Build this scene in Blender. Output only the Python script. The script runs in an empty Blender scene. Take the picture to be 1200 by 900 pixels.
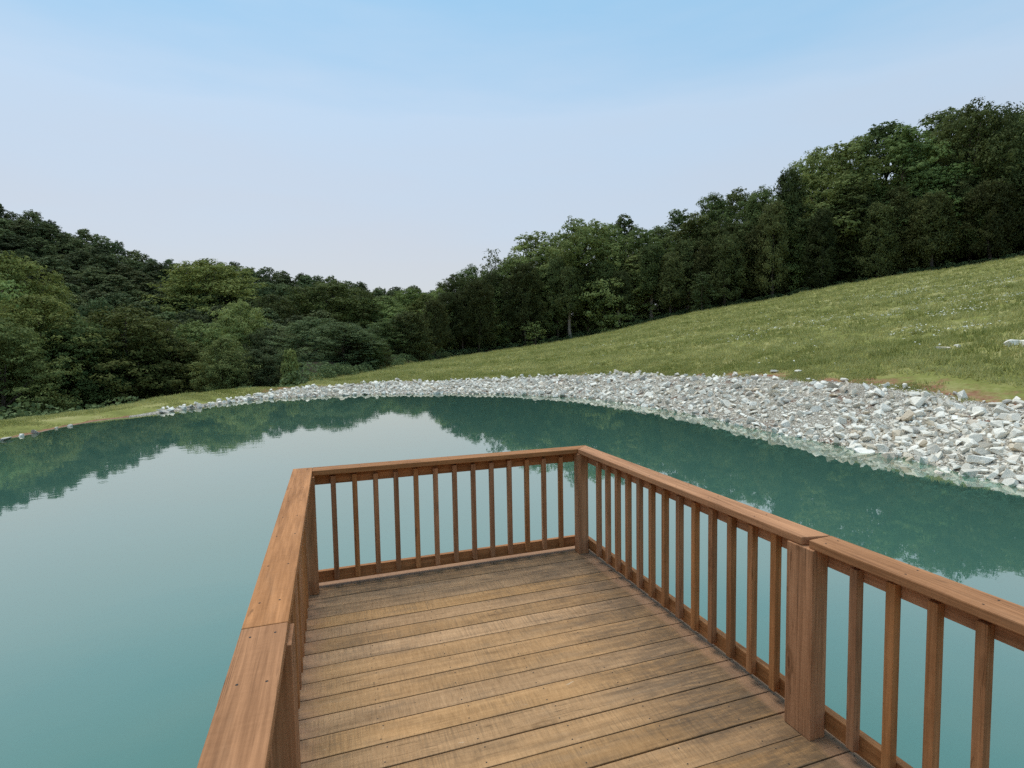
import bpy, bmesh, math, random
import numpy as np
from mathutils import Vector, Matrix

random.seed(7)
rng = np.random.default_rng(7)
scene = bpy.context.scene
COL = scene.collection

# ------------------------------------------------------------------ camera
# deck frame: X along the deck boards, Y out over the pond, Z up, 0 = top of the deck boards
cam_data = bpy.data.cameras.new('camera')
cam = bpy.data.objects.new('camera', cam_data)
COL.objects.link(cam)
scene.camera = cam
CAM = Vector((-1.993, -4.217, 1.798))
YAW, PITCH, ROLL = 0.3215, 0.0764, -0.018
DECK_LEAN = 0.011                  # the deck is not quite level: it rises slightly towards the pond
fwd = Vector((math.sin(YAW) * math.cos(PITCH), math.cos(YAW) * math.cos(PITCH), -math.sin(PITCH)))
right = Vector((math.cos(YAW), -math.sin(YAW), 0))
up = right.cross(fwd)
r2 = right * math.cos(ROLL) + up * math.sin(ROLL)
u2 = up * math.cos(ROLL) - right * math.sin(ROLL)
cam.matrix_world = Matrix(((r2.x, u2.x, -fwd.x, CAM.x), (r2.y, u2.y, -fwd.y, CAM.y), (r2.z, u2.z, -fwd.z, CAM.z), (0, 0, 0, 1)))
cam_data.sensor_width = 36
cam_data.lens = 36 * 633.7 / 1200
cam_data.clip_start = 0.05
cam_data.clip_end = 3000

# ------------------------------------------------------------------ sky, sun, exposure
SUN_EL, SUN_AZ = 70.0, 345.0       # degrees; azimuth clockwise from +Y
world = bpy.data.worlds.new('World')
scene.world = world
world.use_nodes = True
wn = world.node_tree
wn.nodes.clear()
w_out = wn.nodes.new('ShaderNodeOutputWorld')
w_bg = wn.nodes.new('ShaderNodeBackground')
w_sky = wn.nodes.new('ShaderNodeTexSky')
w_sky.sky_type = 'NISHITA'
w_sky.sun_disc = False
w_sky.sun_elevation = math.radians(SUN_EL)
w_sky.sun_rotation = math.radians(SUN_AZ)
w_sky.altitude = 200
w_sky.air_density = 1.0
w_sky.dust_density = 2.5
w_sky.ozone_density = 0.4
w_bg.inputs['Strength'].default_value = 0.1
# thin high haze veils the blue evenly, thickest towards the horizon
w_co = wn.nodes.new('ShaderNodeTexCoord')
w_xyz = wn.nodes.new('ShaderNodeSeparateXYZ')
wn.links.new(w_co.outputs['Generated'], w_xyz.inputs[0])
w_ramp = wn.nodes.new('ShaderNodeValToRGB')
for j_, (p_, c_) in enumerate([(0.0, (.71, .735, .775)), (.12, (.715, .745, .80)), (.36, (.64, .82, 1.0)), (.54, (.31, .68, 1.0)), (1.0, (.30, .62, .95))]):
    e_ = w_ramp.color_ramp.elements[j_] if j_ < 2 else w_ramp.color_ramp.elements.new(p_)
    e_.position = p_; e_.color = (*c_, 1)
# faint uneven streaks in the haze
w_map = wn.nodes.new('ShaderNodeMapping'); w_map.inputs['Scale'].default_value = (1.6, 1.6, 9.0)
wn.links.new(w_co.outputs['Generated'], w_map.inputs['Vector'])
w_noise = wn.nodes.new('ShaderNodeTexNoise'); w_noise.inputs['Scale'].default_value = 1.7; w_noise.inputs['Detail'].default_value = 5
wn.links.new(w_map.outputs[0], w_noise.inputs['Vector'])
w_sh = wn.nodes.new('ShaderNodeMath'); w_sh.operation = 'MULTIPLY_ADD'
w_sh.inputs[1].default_value = .16
wn.links.new(w_noise.outputs[0], w_sh.inputs[0])
w_off = wn.nodes.new('ShaderNodeMath'); w_off.operation = 'SUBTRACT'; w_off.inputs[1].default_value = .08
wn.links.new(w_xyz.outputs[2], w_off.inputs[0]); wn.links.new(w_off.outputs[0], w_sh.inputs[2])
wn.links.new(w_sh.outputs[0], w_ramp.inputs[0])
w_veil = wn.nodes.new('ShaderNodeVectorMath'); w_veil.operation = 'SCALE'
w_veil.inputs['Scale'].default_value = 4.75
wn.links.new(w_ramp.outputs[0], w_veil.inputs[0])
w_mix = wn.nodes.new('ShaderNodeMix'); w_mix.data_type = 'RGBA'
w_mix.inputs[0].default_value = .8
wn.links.new(w_sky.outputs[0], w_mix.inputs[6]); wn.links.new(w_veil.outputs[0], w_mix.inputs[7])
wn.links.new(w_mix.outputs[2], w_bg.inputs['Color'])
wn.links.new(w_bg.outputs[0], w_out.inputs['Surface'])

sun_data = bpy.data.lights.new('sun', 'SUN')
sun_data.energy = 1.5
sun_data.angle = math.radians(40)
sun_data.color = (1.0, 0.94, 0.84)
sun = bpy.data.objects.new('sun', sun_data)
COL.objects.link(sun)
el, az = math.radians(SUN_EL), math.radians(SUN_AZ)
sdir = Vector((math.sin(az) * math.cos(el), math.cos(az) * math.cos(el), math.sin(el)))
sun.rotation_euler = sdir.to_track_quat('Z', 'Y').to_euler()

scene.view_settings.view_transform = 'Standard'
scene.view_settings.look = 'None'
scene.view_settings.gamma = 1
scene.view_settings.use_curve_mapping = False
scene.view_settings.exposure = 0.85
scene.cycles.use_denoising = False
scene.cycles.use_adaptive_sampling = True
scene.cycles.adaptive_threshold = .02
scene.cycles.max_bounces = 6
scene.cycles.diffuse_bounces = 3
scene.cycles.glossy_bounces = 3
scene.cycles.transmission_bounces = 3
scene.cycles.transparent_max_bounces = 6
scene.cycles.caustics_reflective = False
scene.cycles.caustics_refractive = False


# ------------------------------------------------------------------ helpers
def tag(o, label=None, cat=None, group=None, kind=None):
    if label: o['label'] = label
    if cat: o['category'] = cat
    if group: o['group'] = group
    if kind: o['kind'] = kind
    return o


def link(name, mesh, parent=None, mat=None):
    o = bpy.data.objects.new(name, mesh)
    COL.objects.link(o)
    if parent is not None: o.parent = parent
    if mat is not None and mesh is not None and not mesh.materials:
        mesh.materials.append(mat)
    return o


def empty(name, loc=(0, 0, 0), parent=None):
    o = bpy.data.objects.new(name, None)
    COL.objects.link(o)
    o.location = loc
    o.empty_display_size = .3
    if parent is not None: o.parent = parent
    return o


def np_mesh(name, verts, faces, smooth=False, tint=None):
    """A mesh from arrays: verts (n,3), faces (m,k) of one size; tint = value per vertex."""
    me = bpy.data.meshes.new(name)
    v = np.ascontiguousarray(verts, dtype=np.float32)
    f = np.ascontiguousarray(faces, dtype=np.int32)
    k = f.shape[1]
    me.vertices.add(len(v)); me.vertices.foreach_set('co', v.ravel())
    me.loops.add(f.size); me.loops.foreach_set('vertex_index', f.ravel())
    me.polygons.add(len(f))
    me.polygons.foreach_set('loop_start', np.arange(0, f.size, k, dtype=np.int32))
    me.polygons.foreach_set('loop_total', np.full(len(f), k, dtype=np.int32))
    me.polygons.foreach_set('use_smooth', np.full(len(f), smooth, dtype=bool))
    me.update(calc_edges=True)
    if tint is not None:
        a = me.attributes.new('tint', 'FLOAT', 'POINT')
        a.data.foreach_set('value', np.ascontiguousarray(tint, dtype=np.float32))
    return me


class N:
    """Tiny node builder."""
    def __init__(self, name):
        self.m = bpy.data.materials.new(name)
        self.m.use_nodes = True
        self.t = self.m.node_tree
        self.t.nodes.clear()
        self.out = self.t.nodes.new('ShaderNodeOutputMaterial')

    def n(self, typ, **kw):
        nd = self.t.nodes.new(typ)
        for k, v in kw.items():
            if k.startswith('_'):
                setattr(nd, k[1:], v)
        for k, v in kw.items():
            if k.startswith('_'): continue
            key = int(k[1:]) if k[0] == 'i' and k[1:].isdigit() else k
            s = nd.inputs[key]
            if hasattr(v, 'is_output') or isinstance(v, bpy.types.NodeSocket): self.t.links.new(v, s)
            else: s.default_value = v
        return nd

    def math(self, op, a, b=0.0, clamp=False):
        return self.n('ShaderNodeMath', _operation=op, _use_clamp=clamp, i0=a, i1=b).outputs[0]

    def ramp(self, fac, stops, interp='LINEAR'):
        nd = self.n('ShaderNodeValToRGB', i0=fac)
        nd.color_ramp.interpolation = interp
        e = nd.color_ramp.elements
        while len(e) < len(stops): e.new(.5)
        for el_, (p, c) in zip(e, stops):
            el_.position = p
            el_.color = (*c, 1) if len(c) == 3 else c
        return nd.outputs[0]

    def step(self, v, a, b, lo=0.0, hi=1.0):
        nd = self.n('ShaderNodeMapRange', _interpolation_type='SMOOTHSTEP', i0=v, i1=a, i2=b, i3=lo, i4=hi)
        return nd.outputs[0]

    def noise(self, vec, scale, detail=4.0, rough=.55, dist=0.0):
        nd = self.n('ShaderNodeTexNoise', Vector=vec, Scale=scale, Detail=detail, Roughness=rough, Distortion=dist)
        return nd.outputs[0]

    def mix(self, fac, a, b, blend='MIX'):
        nd = self.n('ShaderNodeMix', _data_type='RGBA', _blend_type=blend, i0=fac)
        for s, v in ((nd.inputs[6], a), (nd.inputs[7], b)):
            if isinstance(v, bpy.types.NodeSocket): self.t.links.new(v, s)
            else: s.default_value = (*v, 1) if len(v) == 3 else v
        return nd.outputs[2]

    def scale(self, vec, s, loc=(0, 0, 0)):
        nd = self.n('ShaderNodeMapping', Vector=vec)
        nd.inputs['Scale'].default_value = s
        nd.inputs['Location'].default_value = loc
        return nd.outputs[0]

    def attr(self, name):
        return self.n('ShaderNodeAttribute', _attribute_name=name).outputs['Fac']

    def pos(self):
        return self.n('ShaderNodeNewGeometry').outputs['Position']

    def objc(self, shift=True):
        c = self.n('ShaderNodeTexCoord').outputs['Object']
        if not shift: return c
        rnd = self.n('ShaderNodeObjectInfo').outputs['Random']
        off = self.n('ShaderNodeCombineXYZ', i0=self.math('MULTIPLY', rnd, 37.0), i1=self.math('MULTIPLY', rnd, 91.0), i2=self.math('MULTIPLY', rnd, 53.0)).outputs[0]
        return self.n('ShaderNodeVectorMath', _operation='ADD', i0=c, i1=off).outputs[0]

    def rnd(self):
        return self.n('ShaderNodeObjectInfo').outputs['Random']

    def bump(self, h, strength=.3, distance=.01, normal=None):
        nd = self.n('ShaderNodeBump', Strength=strength, Distance=distance, Height=h)
        if normal is not None: self.t.links.new(normal, nd.inputs['Normal'])
        return nd.outputs[0]

    def principled(self, col, rough=.8, normal=None, spec=.3, ior=1.45):
        nd = self.n('ShaderNodeBsdfPrincipled')
        for key, v in (('Base Color', col), ('Roughness', rough)):
            if isinstance(v, bpy.types.NodeSocket): self.t.links.new(v, nd.inputs[key])
            else: nd.inputs[key].default_value = (*v, 1) if key == 'Base Color' else v
        nd.inputs['Specular IOR Level'].default_value = spec
        nd.inputs['IOR'].default_value = ior
        if normal is not None: self.t.links.new(normal, nd.inputs['Normal'])
        return nd

    def done(self, shader):
        self.t.links.new(shader if isinstance(shader, bpy.types.NodeSocket) else shader.outputs[0], self.out.inputs['Surface'])
        return self.m


# ------------------------------------------------------------------ the lie of the land
POND = (-1.0, 9.0)          # plan centre of the pond (deck frame, metres)
WATER = -0.65               # water level below the deck boards
SHORE = [(2.6389,11.188),(2.5541,11.396),(2.4395,12.075),(2.3305,12.582),(2.2237,12.533),(2.0758,13.327),(1.8658,15.184),(1.7096,14.865),(1.5365,14.526),(1.3269,13.75),(1.1306,13.299),(0.9309,12.84),(0.6421,11.95),(0.4175,10.853),(0.2041,10.352),(6.188,9.874),(5.9966,10.236),(5.8595,10.78),(5.7404,11.394),(5.6559,11.725),(5.5888,12.167),(5.4615,13.656),(5.2791,15.646),(5.0554,16.353),(4.7748,16.031),(4.4674,16.492),(4.1244,16.225),(3.7296,14.422),(3.2247,12.042),(2.8387,11.734)]
BANK = [(2.5762,0.9,-0.526),(2.3975,0.9,-0.544),(2.2386,0.9,-0.487),(2.0519,0.9,-0.489),(1.8452,2,-0.554),(1.7654,2.5,-0.401),(1.6915,3,-0.382),(1.6168,3.5,-0.401),(1.531,4,-0.345),(1.4079,4.7,-0.315),(1.3428,5,-0.377),(1.0699,5,-0.211),(0.8754,4.6,0.011),(0.6349,4.2,0.193),(0.3446,3.6,0.305),(0.2044,3.4,0.443),(6.2595,3.3,0.452),(6.1299,3.3,0.466),(6.0114,3.4,0.425),(5.9405,3.4,0.265),(5.886,3.4,0.212),(5.8596,3.4,0.219),(5.5412,3,0.25),(5.176,3,0.25),(4.76,3,0.25),(4.2942,3,0.25),(3.654,3,0.25),(3.1416,3,0.25)]
EDGE = [(2.4645,3.002,-0.537),(2.3225,3.001,-0.546),(2.1811,3.001,-0.395),(2.0112,3.001,-0.329),(1.8361,3.001,-0.322),(1.7104,3.002,-0.299),(1.6303,14.437,-0.906),(1.5432,22.099,-1.086),(1.4869,32.064,-1.003),(1.4319,46.008,-0.947),(1.388,56.882,-0.968),(1.2571,66.708,0.188),(1.1602,70.346,1.197),(1.0541,72.999,2.552),(0.9414,74.908,4.63),(0.8337,76.869,6.758),(0.7172,80.54,8.18),(0.6299,83.95,9.994),(0.5234,89.114,11.681),(0.4515,93.826,12.482),(0.3932,97.987,13.639),(5.9499,62,13),(5.4312,50,8),(4.738,35,4),(4.1843,12,0.6),(3.5004,3,-0.3),(3.1416,3,-0.35)]
HILL = [(0,105,15.5,230,30),(0.5,105,15,230,30),(0.72,95,11,230,24),(0.94,92,7.5,230,18),(1.16,88,3.5,230,12),(1.3,84,1,225,8),(1.4,75,-0.5,220,7),(1.55,75,-4,205,10),(1.69,80,-5,205,15),(1.79,85,-4.5,205,18),(1.87,90,-4,210,22),(1.96,90,-2,215,31),(2.02,90,-1,225,37),(2.13,90,1,245,50),(2.6,80,3,220,48),(3.1,30,-3,180,25),(3.9,40,-1,160,8),(4.7,60,5,160,10),(5.4,75,10,180,20),(5.9,100,16,220,28)]


def _table(tab, smooth=1):
    n = 1440
    t = np.array(tab, float)
    t = t[np.argsort(t[:, 0])]
    g = np.arange(n) * 2 * math.pi / n
    out = []
    for k in range(1, t.shape[1]):
        v = np.interp(g, t[:, 0], t[:, k], period=2 * math.pi)
        for _ in range(smooth):
            v = sum(np.roll(v, s) for s in range(-6, 7)) / 13.0
        out.append(v)
    return out


_SH, = _table(SHORE, 1)
_BD, _BZ = _table(BANK, 1)
_ED, _EZ = _table(EDGE, 3)
_H1D, _H1Z, _H2D, _H2Z = _table(HILL, 2)


def look(tab, th):
    i = (np.asarray(th) % (2 * math.pi)) / (2 * math.pi) * 1440
    i0 = np.floor(i).astype(int)
    f = i - i0
    return tab[i0 % 1440] * (1 - f) + tab[(i0 + 1) % 1440] * f


def polar(x, y):
    dx, dy = np.asarray(x, float) - POND[0], np.asarray(y, float) - POND[1]
    return np.arctan2(dy, dx), np.hypot(dx, dy)


def shore_distance(x, y):
    th, r = polar(x, y)
    return r - look(_SH, th)


def bumps(x, y):
    return (np.sin(x * .9 + 1.3 * np.sin(y * .53)) * np.sin(y * .8 + 1.1 * np.sin(x * .47 + 2)) * .12
            + np.sin(x * 2.7 + y * 1.1) * np.sin(y * 2.3 - x * .7 + 1) * .05)


def ground(x, y):
    """Height of the land at (x, y)."""
    x = np.asarray(x, float); y = np.asarray(y, float)
    th, r = polar(x, y)
    d = r - look(_SH, th)
    bd, bz, ed, ez = look(_BD, th), look(_BZ, th), look(_ED, th), look(_EZ, th)
    h1d, h1z, h2d, h2z = look(_H1D, th), look(_H1Z, th), look(_H2D, th), look(_H2Z, th)
    dip = 1.2 - 6.7 * np.clip((11 - ed) / 7, 0, 1)
    ks = [(np.full_like(d, -9.), np.full_like(d, WATER - 3.)), (np.full_like(d, -2.5), np.full_like(d, WATER - 1.1)),
          (np.zeros_like(d), np.full_like(d, WATER)), (bd, bz), (ed, ez), (ed + 12, ez + dip), (h1d, h1z), (h2d, h2z)]
    z = np.where(d < -9, WATER - 3., h2z)
    for (d0, z0), (d1, z1) in zip(ks[:-1], ks[1:]):
        t = np.clip((d - d0) / np.maximum(d1 - d0, 1e-3), 0, 1)
        z = np.where((d >= d0) & (d < d1), z0 + (z1 - z0) * t, z)
    w = np.clip((d - bd) / 3., 0, 1)
    return z + bumps(x, y) * w


# ------------------------------------------------------------------ materials
def wood_material(name, light, dark, deck=False):
    """Grain runs along local X."""
    k = N(name)
    c = k.objc()
    g1 = k.noise(k.scale(c, (1.6, 26, 26)), 1.0, 6, .6, .6)
    g2 = k.noise(k.scale(c, (4.0, 110, 110)), 1.0, 3, .6)
    blot = k.noise(k.scale(c, (1.3, 5, 5)), 1.0, 4, .6)
    mott = k.noise(k.scale(c, (75, 13, 13)), 1.0, 5, .7, .3)
    if deck:
        f = k.math('ADD', k.math('MULTIPLY', g1, .3), k.math('ADD', k.math('MULTIPLY', g2, .16), k.math('ADD', k.math('MULTIPLY', blot, .24), k.math('MULTIPLY', mott, .32))))
    else:
        f = k.math('ADD', k.math('MULTIPLY', g1, .46), k.math('ADD', k.math('MULTIPLY', g2, .28), k.math('ADD', k.math('MULTIPLY', blot, .18), k.math('MULTIPLY', mott, .1))))
    col = k.ramp(f, [(.38, dark), (.51, tuple((a + b) / 2 for a, b in zip(light, dark))), (.63, light)])
    # boards differ from one another
    rv = k.rnd()
    hsv = k.n('ShaderNodeHueSaturation', Color=col)
    k.t.links.new(k.step(rv, 0, 1, .86, 1.1), hsv.inputs['Value'])
    k.t.links.new(k.step(k.math('FRACT', k.math('MULTIPLY', rv, 7.31)), 0, 1, .93, 1.04), hsv.inputs['Saturation'])
    col = hsv.outputs[0]
    # knots
    vor = k.n('ShaderNodeTexVoronoi', _feature='F1', Vector=k.scale(c, (1.5, 4.5, 4.5)), Scale=1.0)
    kd = k.math('ADD', vor.outputs['Distance'], k.math('MULTIPLY', k.math('SUBTRACT', k.noise(k.scale(c, (10, 30, 30)), 1.0, 3), .5), .09))
    knot = k.step(kd, .085, .045)
    ring = k.math('MULTIPLY', k.step(kd, .15, .11), k.step(kd, .07, .1))
    col = k.mix(k.math('MULTIPLY', knot, .65), col, tuple(v * .35 for v in dark))
    col = k.mix(k.math('MULTIPLY', ring, .4), col, tuple(v * .6 for v in dark))
    h = k.math('ADD', k.math('MULTIPLY', g1, .5), k.math('MULTIPLY', g2, .5))
    if deck:
        # circular-saw marks across the board
        saw = k.noise(k.scale(c, (130, 3.2, 3.2)), 1.0, 3, .6, .2)
        sawm = k.step(k.noise(k.scale(c, (1.7, 8, 8)), 1.0, 4, .6), .36, .62)
        s = k.math('MULTIPLY', k.step(saw, .47, .6), sawm)
        col = k.mix(k.math('MULTIPLY', s, .34), col, (.12, .08, .045))
        speck = k.step(k.noise(k.scale(c, (48, 95, 95), (3, 3, 3)), 1.0, 2, .5), .73, .77)
        col = k.mix(k.math('MULTIPLY', speck, .7), col, (.05, .032, .018))
        p = k.pos()
        xyz = k.n('ShaderNodeSeparateXYZ', Vector=p)
        # mildew under the rails, worn pale streaks elsewhere
        n1 = k.noise(k.scale(p, (1.4, 3.2, 1)), 1.0, 5, .62)
        n2 = k.noise(k.scale(c, (3.0, 24, 24)), 1.0, 4, .6)
        n3 = k.noise(k.scale(p, (5, 9, 1)), 1.0, 4, .6)
        edge = k.math('MAXIMUM', k.step(xyz.outputs[0], -1.0, -.03), k.step(xyz.outputs[1], -.55, .0))
        thr = k.math('ADD', k.math('MULTIPLY', edge, .23), k.math('MULTIPLY', k.math('ADD', n1, k.math('MULTIPLY', n2, .6)), .62))
        dirt = k.step(thr, .47, .76)
        band = k.math('MAXIMUM', k.step(k.math('ADD', xyz.outputs[0], k.math('MULTIPLY', n3, .07)), .01, .06),
                      k.math('MAXIMUM', k.step(k.math('ADD', xyz.outputs[1], k.math('MULTIPLY', n2, .05)), .06, .1),
                             k.step(k.math('ADD', xyz.outputs[0], k.math('MULTIPLY', n2, .3)), -1.9, -2.1)))
        dirt = k.math('MULTIPLY', dirt, k.math('SUBTRACT', 1.0, k.math('MULTIPLY', band, .8)))
        col = k.mix(k.math('MULTIPLY', k.math('MULTIPLY', dirt, k.step(k.noise(k.scale(c, (9, 60, 60), (6, 1, 2)), 1.0, 4, .65), .3, .6, .45, 1.0)), .7), col, (.06, .046, .034))
        col = k.mix(k.math('MULTIPLY', band, .45), col, (.30, .17, .12))
        wear = k.step(k.noise(k.scale(c, (11, 38, 38), (3, 7, 1)), 1.0, 4, .6, .8), .70, .75)
        col = k.mix(k.math('MULTIPLY', wear, .7), col, (.56, .42, .28))
        h = k.math('ADD', h, k.math('MULTIPLY', saw, .5))
    else:
        mark = k.step(k.noise(k.scale(c, (7, 30, 30), (5, 1, 9)), 1.0, 3, .6), .7, .78)
        col = k.mix(k.math('MULTIPLY', mark, .5), col, tuple(v * .3 for v in dark))
    crack = k.step(k.math('ABSOLUTE', k.math('SUBTRACT', k.noise(k.scale(c, (.9, 40, 40), (2, 5, 3)), 1.0, 2, .5, .3), .5)), .012, .002)
    crack = k.math('MULTIPLY', crack, k.step(k.noise(k.scale(c, (1.1, 7, 7), (8, 2, 4)), 1.0, 3), .5, .62))
    col = k.mix(k.math('MULTIPLY', crack, .6), col, tuple(v * .25 for v in dark))
    grey = k.step(k.noise(k.scale(c, (2.0, 8, 8), (1, 9, 6)), 1.0, 5, .65), .52, .74)
    col = k.mix(k.math('MULTIPLY', grey, .3 if deck else .16), col, (.24, .175, .115))
    nrm = k.bump(h, .6, .003)
    return k.done(k.principled(col, .72, nrm, .25))


def leaf_material(name, dark, light, transl=.3, vary=True):
    k = N(name)
    t = k.attr('tint')
    rv = k.rnd() if vary else .5
    f = k.math('ADD', k.math('MULTIPLY', t, .75), k.math('MULTIPLY', rv, .3))
    col = k.ramp(f, [(.05, dark), (.95, light)])
    hsv = k.n('ShaderNodeHueSaturation', Color=col)
    k.t.links.new(k.step(k.math('FRACT', k.math('MULTIPLY', rv, 5.7)), 0, 1, .478, .515), hsv.inputs['Hue'])
    k.t.links.new(k.step(k.math('FRACT', k.math('MULTIPLY', rv, 9.1)), 0, 1, .62, 1.35), hsv.inputs['Value'])
    col = hsv.outputs[0]
    a = k.principled(col, .7, None, .08)
    b = k.n('ShaderNodeBsdfTranslucent', Color=col)
    m = k.n('ShaderNodeMixShader', i0=transl)
    k.t.links.new(a.outputs[0], m.inputs[1]); k.t.links.new(b.outputs[0], m.inputs[2])
    return k.done(m)


def bark_material():
    k = N('bark')
    c = k.objc()
    f = k.noise(k.scale(c, (14, 14, 3)), 1.0, 5, .6)
    col = k.ramp(f, [(.3, (.045, .035, .026)), (.7, (.16, .125, .095))])
    return k.done(k.principled(col, .9, k.bump(f, .6, .02), .15))


def pale_bark_material():
    k = N('pale_bark')
    f = k.noise(k.scale(k.objc(), (14, 14, 3)), 1.0, 5, .6)
    return k.done(k.principled(k.ramp(f, [(.3, (.17, .135, .10)), (.7, (.36, .30, .24))]), .9, k.bump(f, .6, .02), .15))


def stone_material(name, per_object):
    k = N(name)
    p = k.pos()
    v = k.rnd() if per_object else k.attr('tint')
    v2 = k.math('FRACT', k.math('MULTIPLY', v, 13.7))
    col = k.ramp(v, [(0, (.42, .39, .34)), (.1, (.66, .61, .51)), (.5, (.83, .775, .655)), (.9, (.90, .85, .74)), (1, (.66, .55, .42))])
    col = k.mix(k.math('MULTIPLY', k.step(k.noise(p, 9, 4), .5, .7), .25), col, (.5, .44, .36))
    col = k.mix(k.math('MULTIPLY', k.step(k.noise(p, 38, 4), .52, .75), .28), col, (.42, .39, .35))
    col = k.mix(k.math('MULTIPLY', k.step(v2, .88, .95), .5), col, (.5, .36, .2))
    nrm = k.bump(k.noise(p, 30, 5), .6, .02)
    return k.done(k.principled(col, .85, nrm, .2))


def ground_material():
    k = N('meadow_ground')
    p = k.pos()
    d = k.attr('beyond_bank')          # metres outwards from the upper edge of the stones
    n0 = k.noise(p, .35, 4)
    n1 = k.noise(p, 1.6, 5, .65)
    n2 = k.noise(p, 9, 4, .6)
    f = k.math('ADD', k.math('MULTIPLY', n0, .5), k.math('ADD', k.math('MULTIPLY', n1, .35), k.math('MULTIPLY', n2, .25)))
    col = k.ramp(f, [(.36, (.12, .13, .034)), (.52, (.22, .225, .062)), (.68, (.36, .32, .14))])
    clay = k.ramp(n2, [(.3, (.2, .085, .045)), (.7, (.36, .19, .12))])
    cm = k.math('MULTIPLY', k.step(k.math('ADD', d, k.math('MULTIPLY', k.math('SUBTRACT', n1, .5), 4.2)), 1.0, -.1), 1.0)
    col = k.mix(cm, col, clay)
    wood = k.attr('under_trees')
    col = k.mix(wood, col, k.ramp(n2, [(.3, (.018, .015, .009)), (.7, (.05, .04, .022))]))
    mud = k.step(d, -.4, -1.0)
    col = k.mix(mud, col, k.ramp(n2, [(.3, (.17, .14, .1)), (.7, (.32, .28, .22))]))
    return k.done(k.principled(col, .95, k.bump(n2, .6, .05), .1))


def gravel_material():
    k = N('bank_gravel')
    p = k.pos()
    vor = k.n('ShaderNodeTexVoronoi', _feature='F1', Vector=p, Scale=22.0)
    v2 = k.n('ShaderNodeTexVoronoi', _feature='DISTANCE_TO_EDGE', Vector=p, Scale=22.0)
    col = k.ramp(k.n('ShaderNodeSeparateColor', i0=vor.outputs['Color']).outputs[0], [(0, (.3, .26, .2)), (.5, (.55, .5, .4)), (1, (.76, .7, .6))])
    col = k.mix(k.step(k.noise(p, 1.3, 4), .55, .72), col, (.27, .15, .1))
    col = k.mix(k.step(v2.outputs[0], .08, 0), col, (.1, .085, .065))
    return k.done(k.principled(col, .95, k.bump(k.step(v2.outputs[0], 0, .3), .8, .03), .1))


def water_material():
    k = N('turquoise_water')
    p = k.pos()
    w1 = k.noise(k.scale(p, (.55, .9, 1)), 1.0, 3, .5, .2)
    w2 = k.noise(k.scale(p, (2.6, 4.0, 1)), 1.0, 3, .5, .2)
    w3 = k.noise(k.scale(p, (9, 13, 1)), 1.0, 2, .5)
    h = k.math('ADD', k.math('MULTIPLY', w1, 1.0), k.math('ADD', k.math('MULTIPLY', w2, .4), k.math('MULTIPLY', w3, .09)))
    calm = k.noise(k.scale(p, (.09, .13, 1), (4, 1, 0)), 1.0, 2, .5)
    h = k.math('MULTIPLY', h, k.step(calm, .35, .65, .55, 1.2))
    nrm = k.bump(h, WAVE_STRENGTH, .012)
    tone = k.noise(k.scale(p, (.12, .12, 1)), 1.0, 3)
    col = k.ramp(tone, [(.3, (.07, .174, .128)), (.7, (.08, .188, .139))])
    body = k.n('ShaderNodeBsdfDiffuse', Color=col)
    # shallow water lets the stones show through
    tr = k.n('ShaderNodeBsdfTransparent', Color=(.55, .86, .78, 1))
    depth = k.attr('depth')
    fac = k.math('POWER', 2.718, k.math('MULTIPLY', k.math('MAXIMUM', depth, 0.0), -1.9))
    under = k.n('ShaderNodeMixShader', i0=fac)
    k.t.links.new(body.outputs[0], under.inputs[1]); k.t.links.new(tr.outputs[0], under.inputs[2])
    # mirror-like at a low angle, clear to the milky body when looked into
    lw = k.n('ShaderNodeLayerWeight', Blend=.5, Normal=nrm)
    refl = k.math('ADD', k.math('MULTIPLY', k.math('POWER', lw.outputs['Facing'], WATER_MIRROR), .95), .02)
    gl = k.n('ShaderNodeBsdfGlossy', Color=(.98, .935, .85, 1), Roughness=.015, Normal=nrm)
    m = k.n('ShaderNodeMixShader', i0=refl)
    k.t.links.new(under.outputs[0], m.inputs[1]); k.t.links.new(gl.outputs[0], m.inputs[2])
    return k.done(m)


WATER_MIRROR = 2.25
WAVE_STRENGTH = .11
M_DECK = wood_material('deck_boards', (.535, .305, .138), (.265, .142, .057), True)
M_RAIL = wood_material('rail_wood', (.52, .238, .10), (.225, .092, .032))
M_STONE = stone_material('limestone', True)
M_STONES = stone_material('limestone_rubble', False)
M_BARK = bark_material()
M_BARK_PALE = pale_bark_material()
M_LEAF = leaf_material('broad_leaves', (.048, .078, .023), (.26, .325, .105), .33)
M_HILL = leaf_material('hill_leaves', (.036, .056, .023), (.17, .21, .085), .28)
M_CEDAR = leaf_material('cedar_sprays', (.034, .047, .016), (.14, .16, .054), .24)
M_PALE = leaf_material('pale_leaves', (.05, .075, .022), (.15, .19, .075), .3)
M_GRASS = leaf_material('grass_blades', (.17, .20, .052), (.48, .465, .19), .42)
M_FLOWER = leaf_material('white_flowers', (.55, .55, .48), (.8, .8, .74), .2)
M_CONE = leaf_material('shrub_sprays', (.13, .15, .04), (.34, .35, .115), .25, False)
M_FRESH = leaf_material('fresh_leaves', (.045, .07, .016), (.24, .285, .08), .3)
k_ = N('screw_steel'); M_SCREW = k_.done(k_.principled((.03, .026, .022), .6, None, .3))

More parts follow.
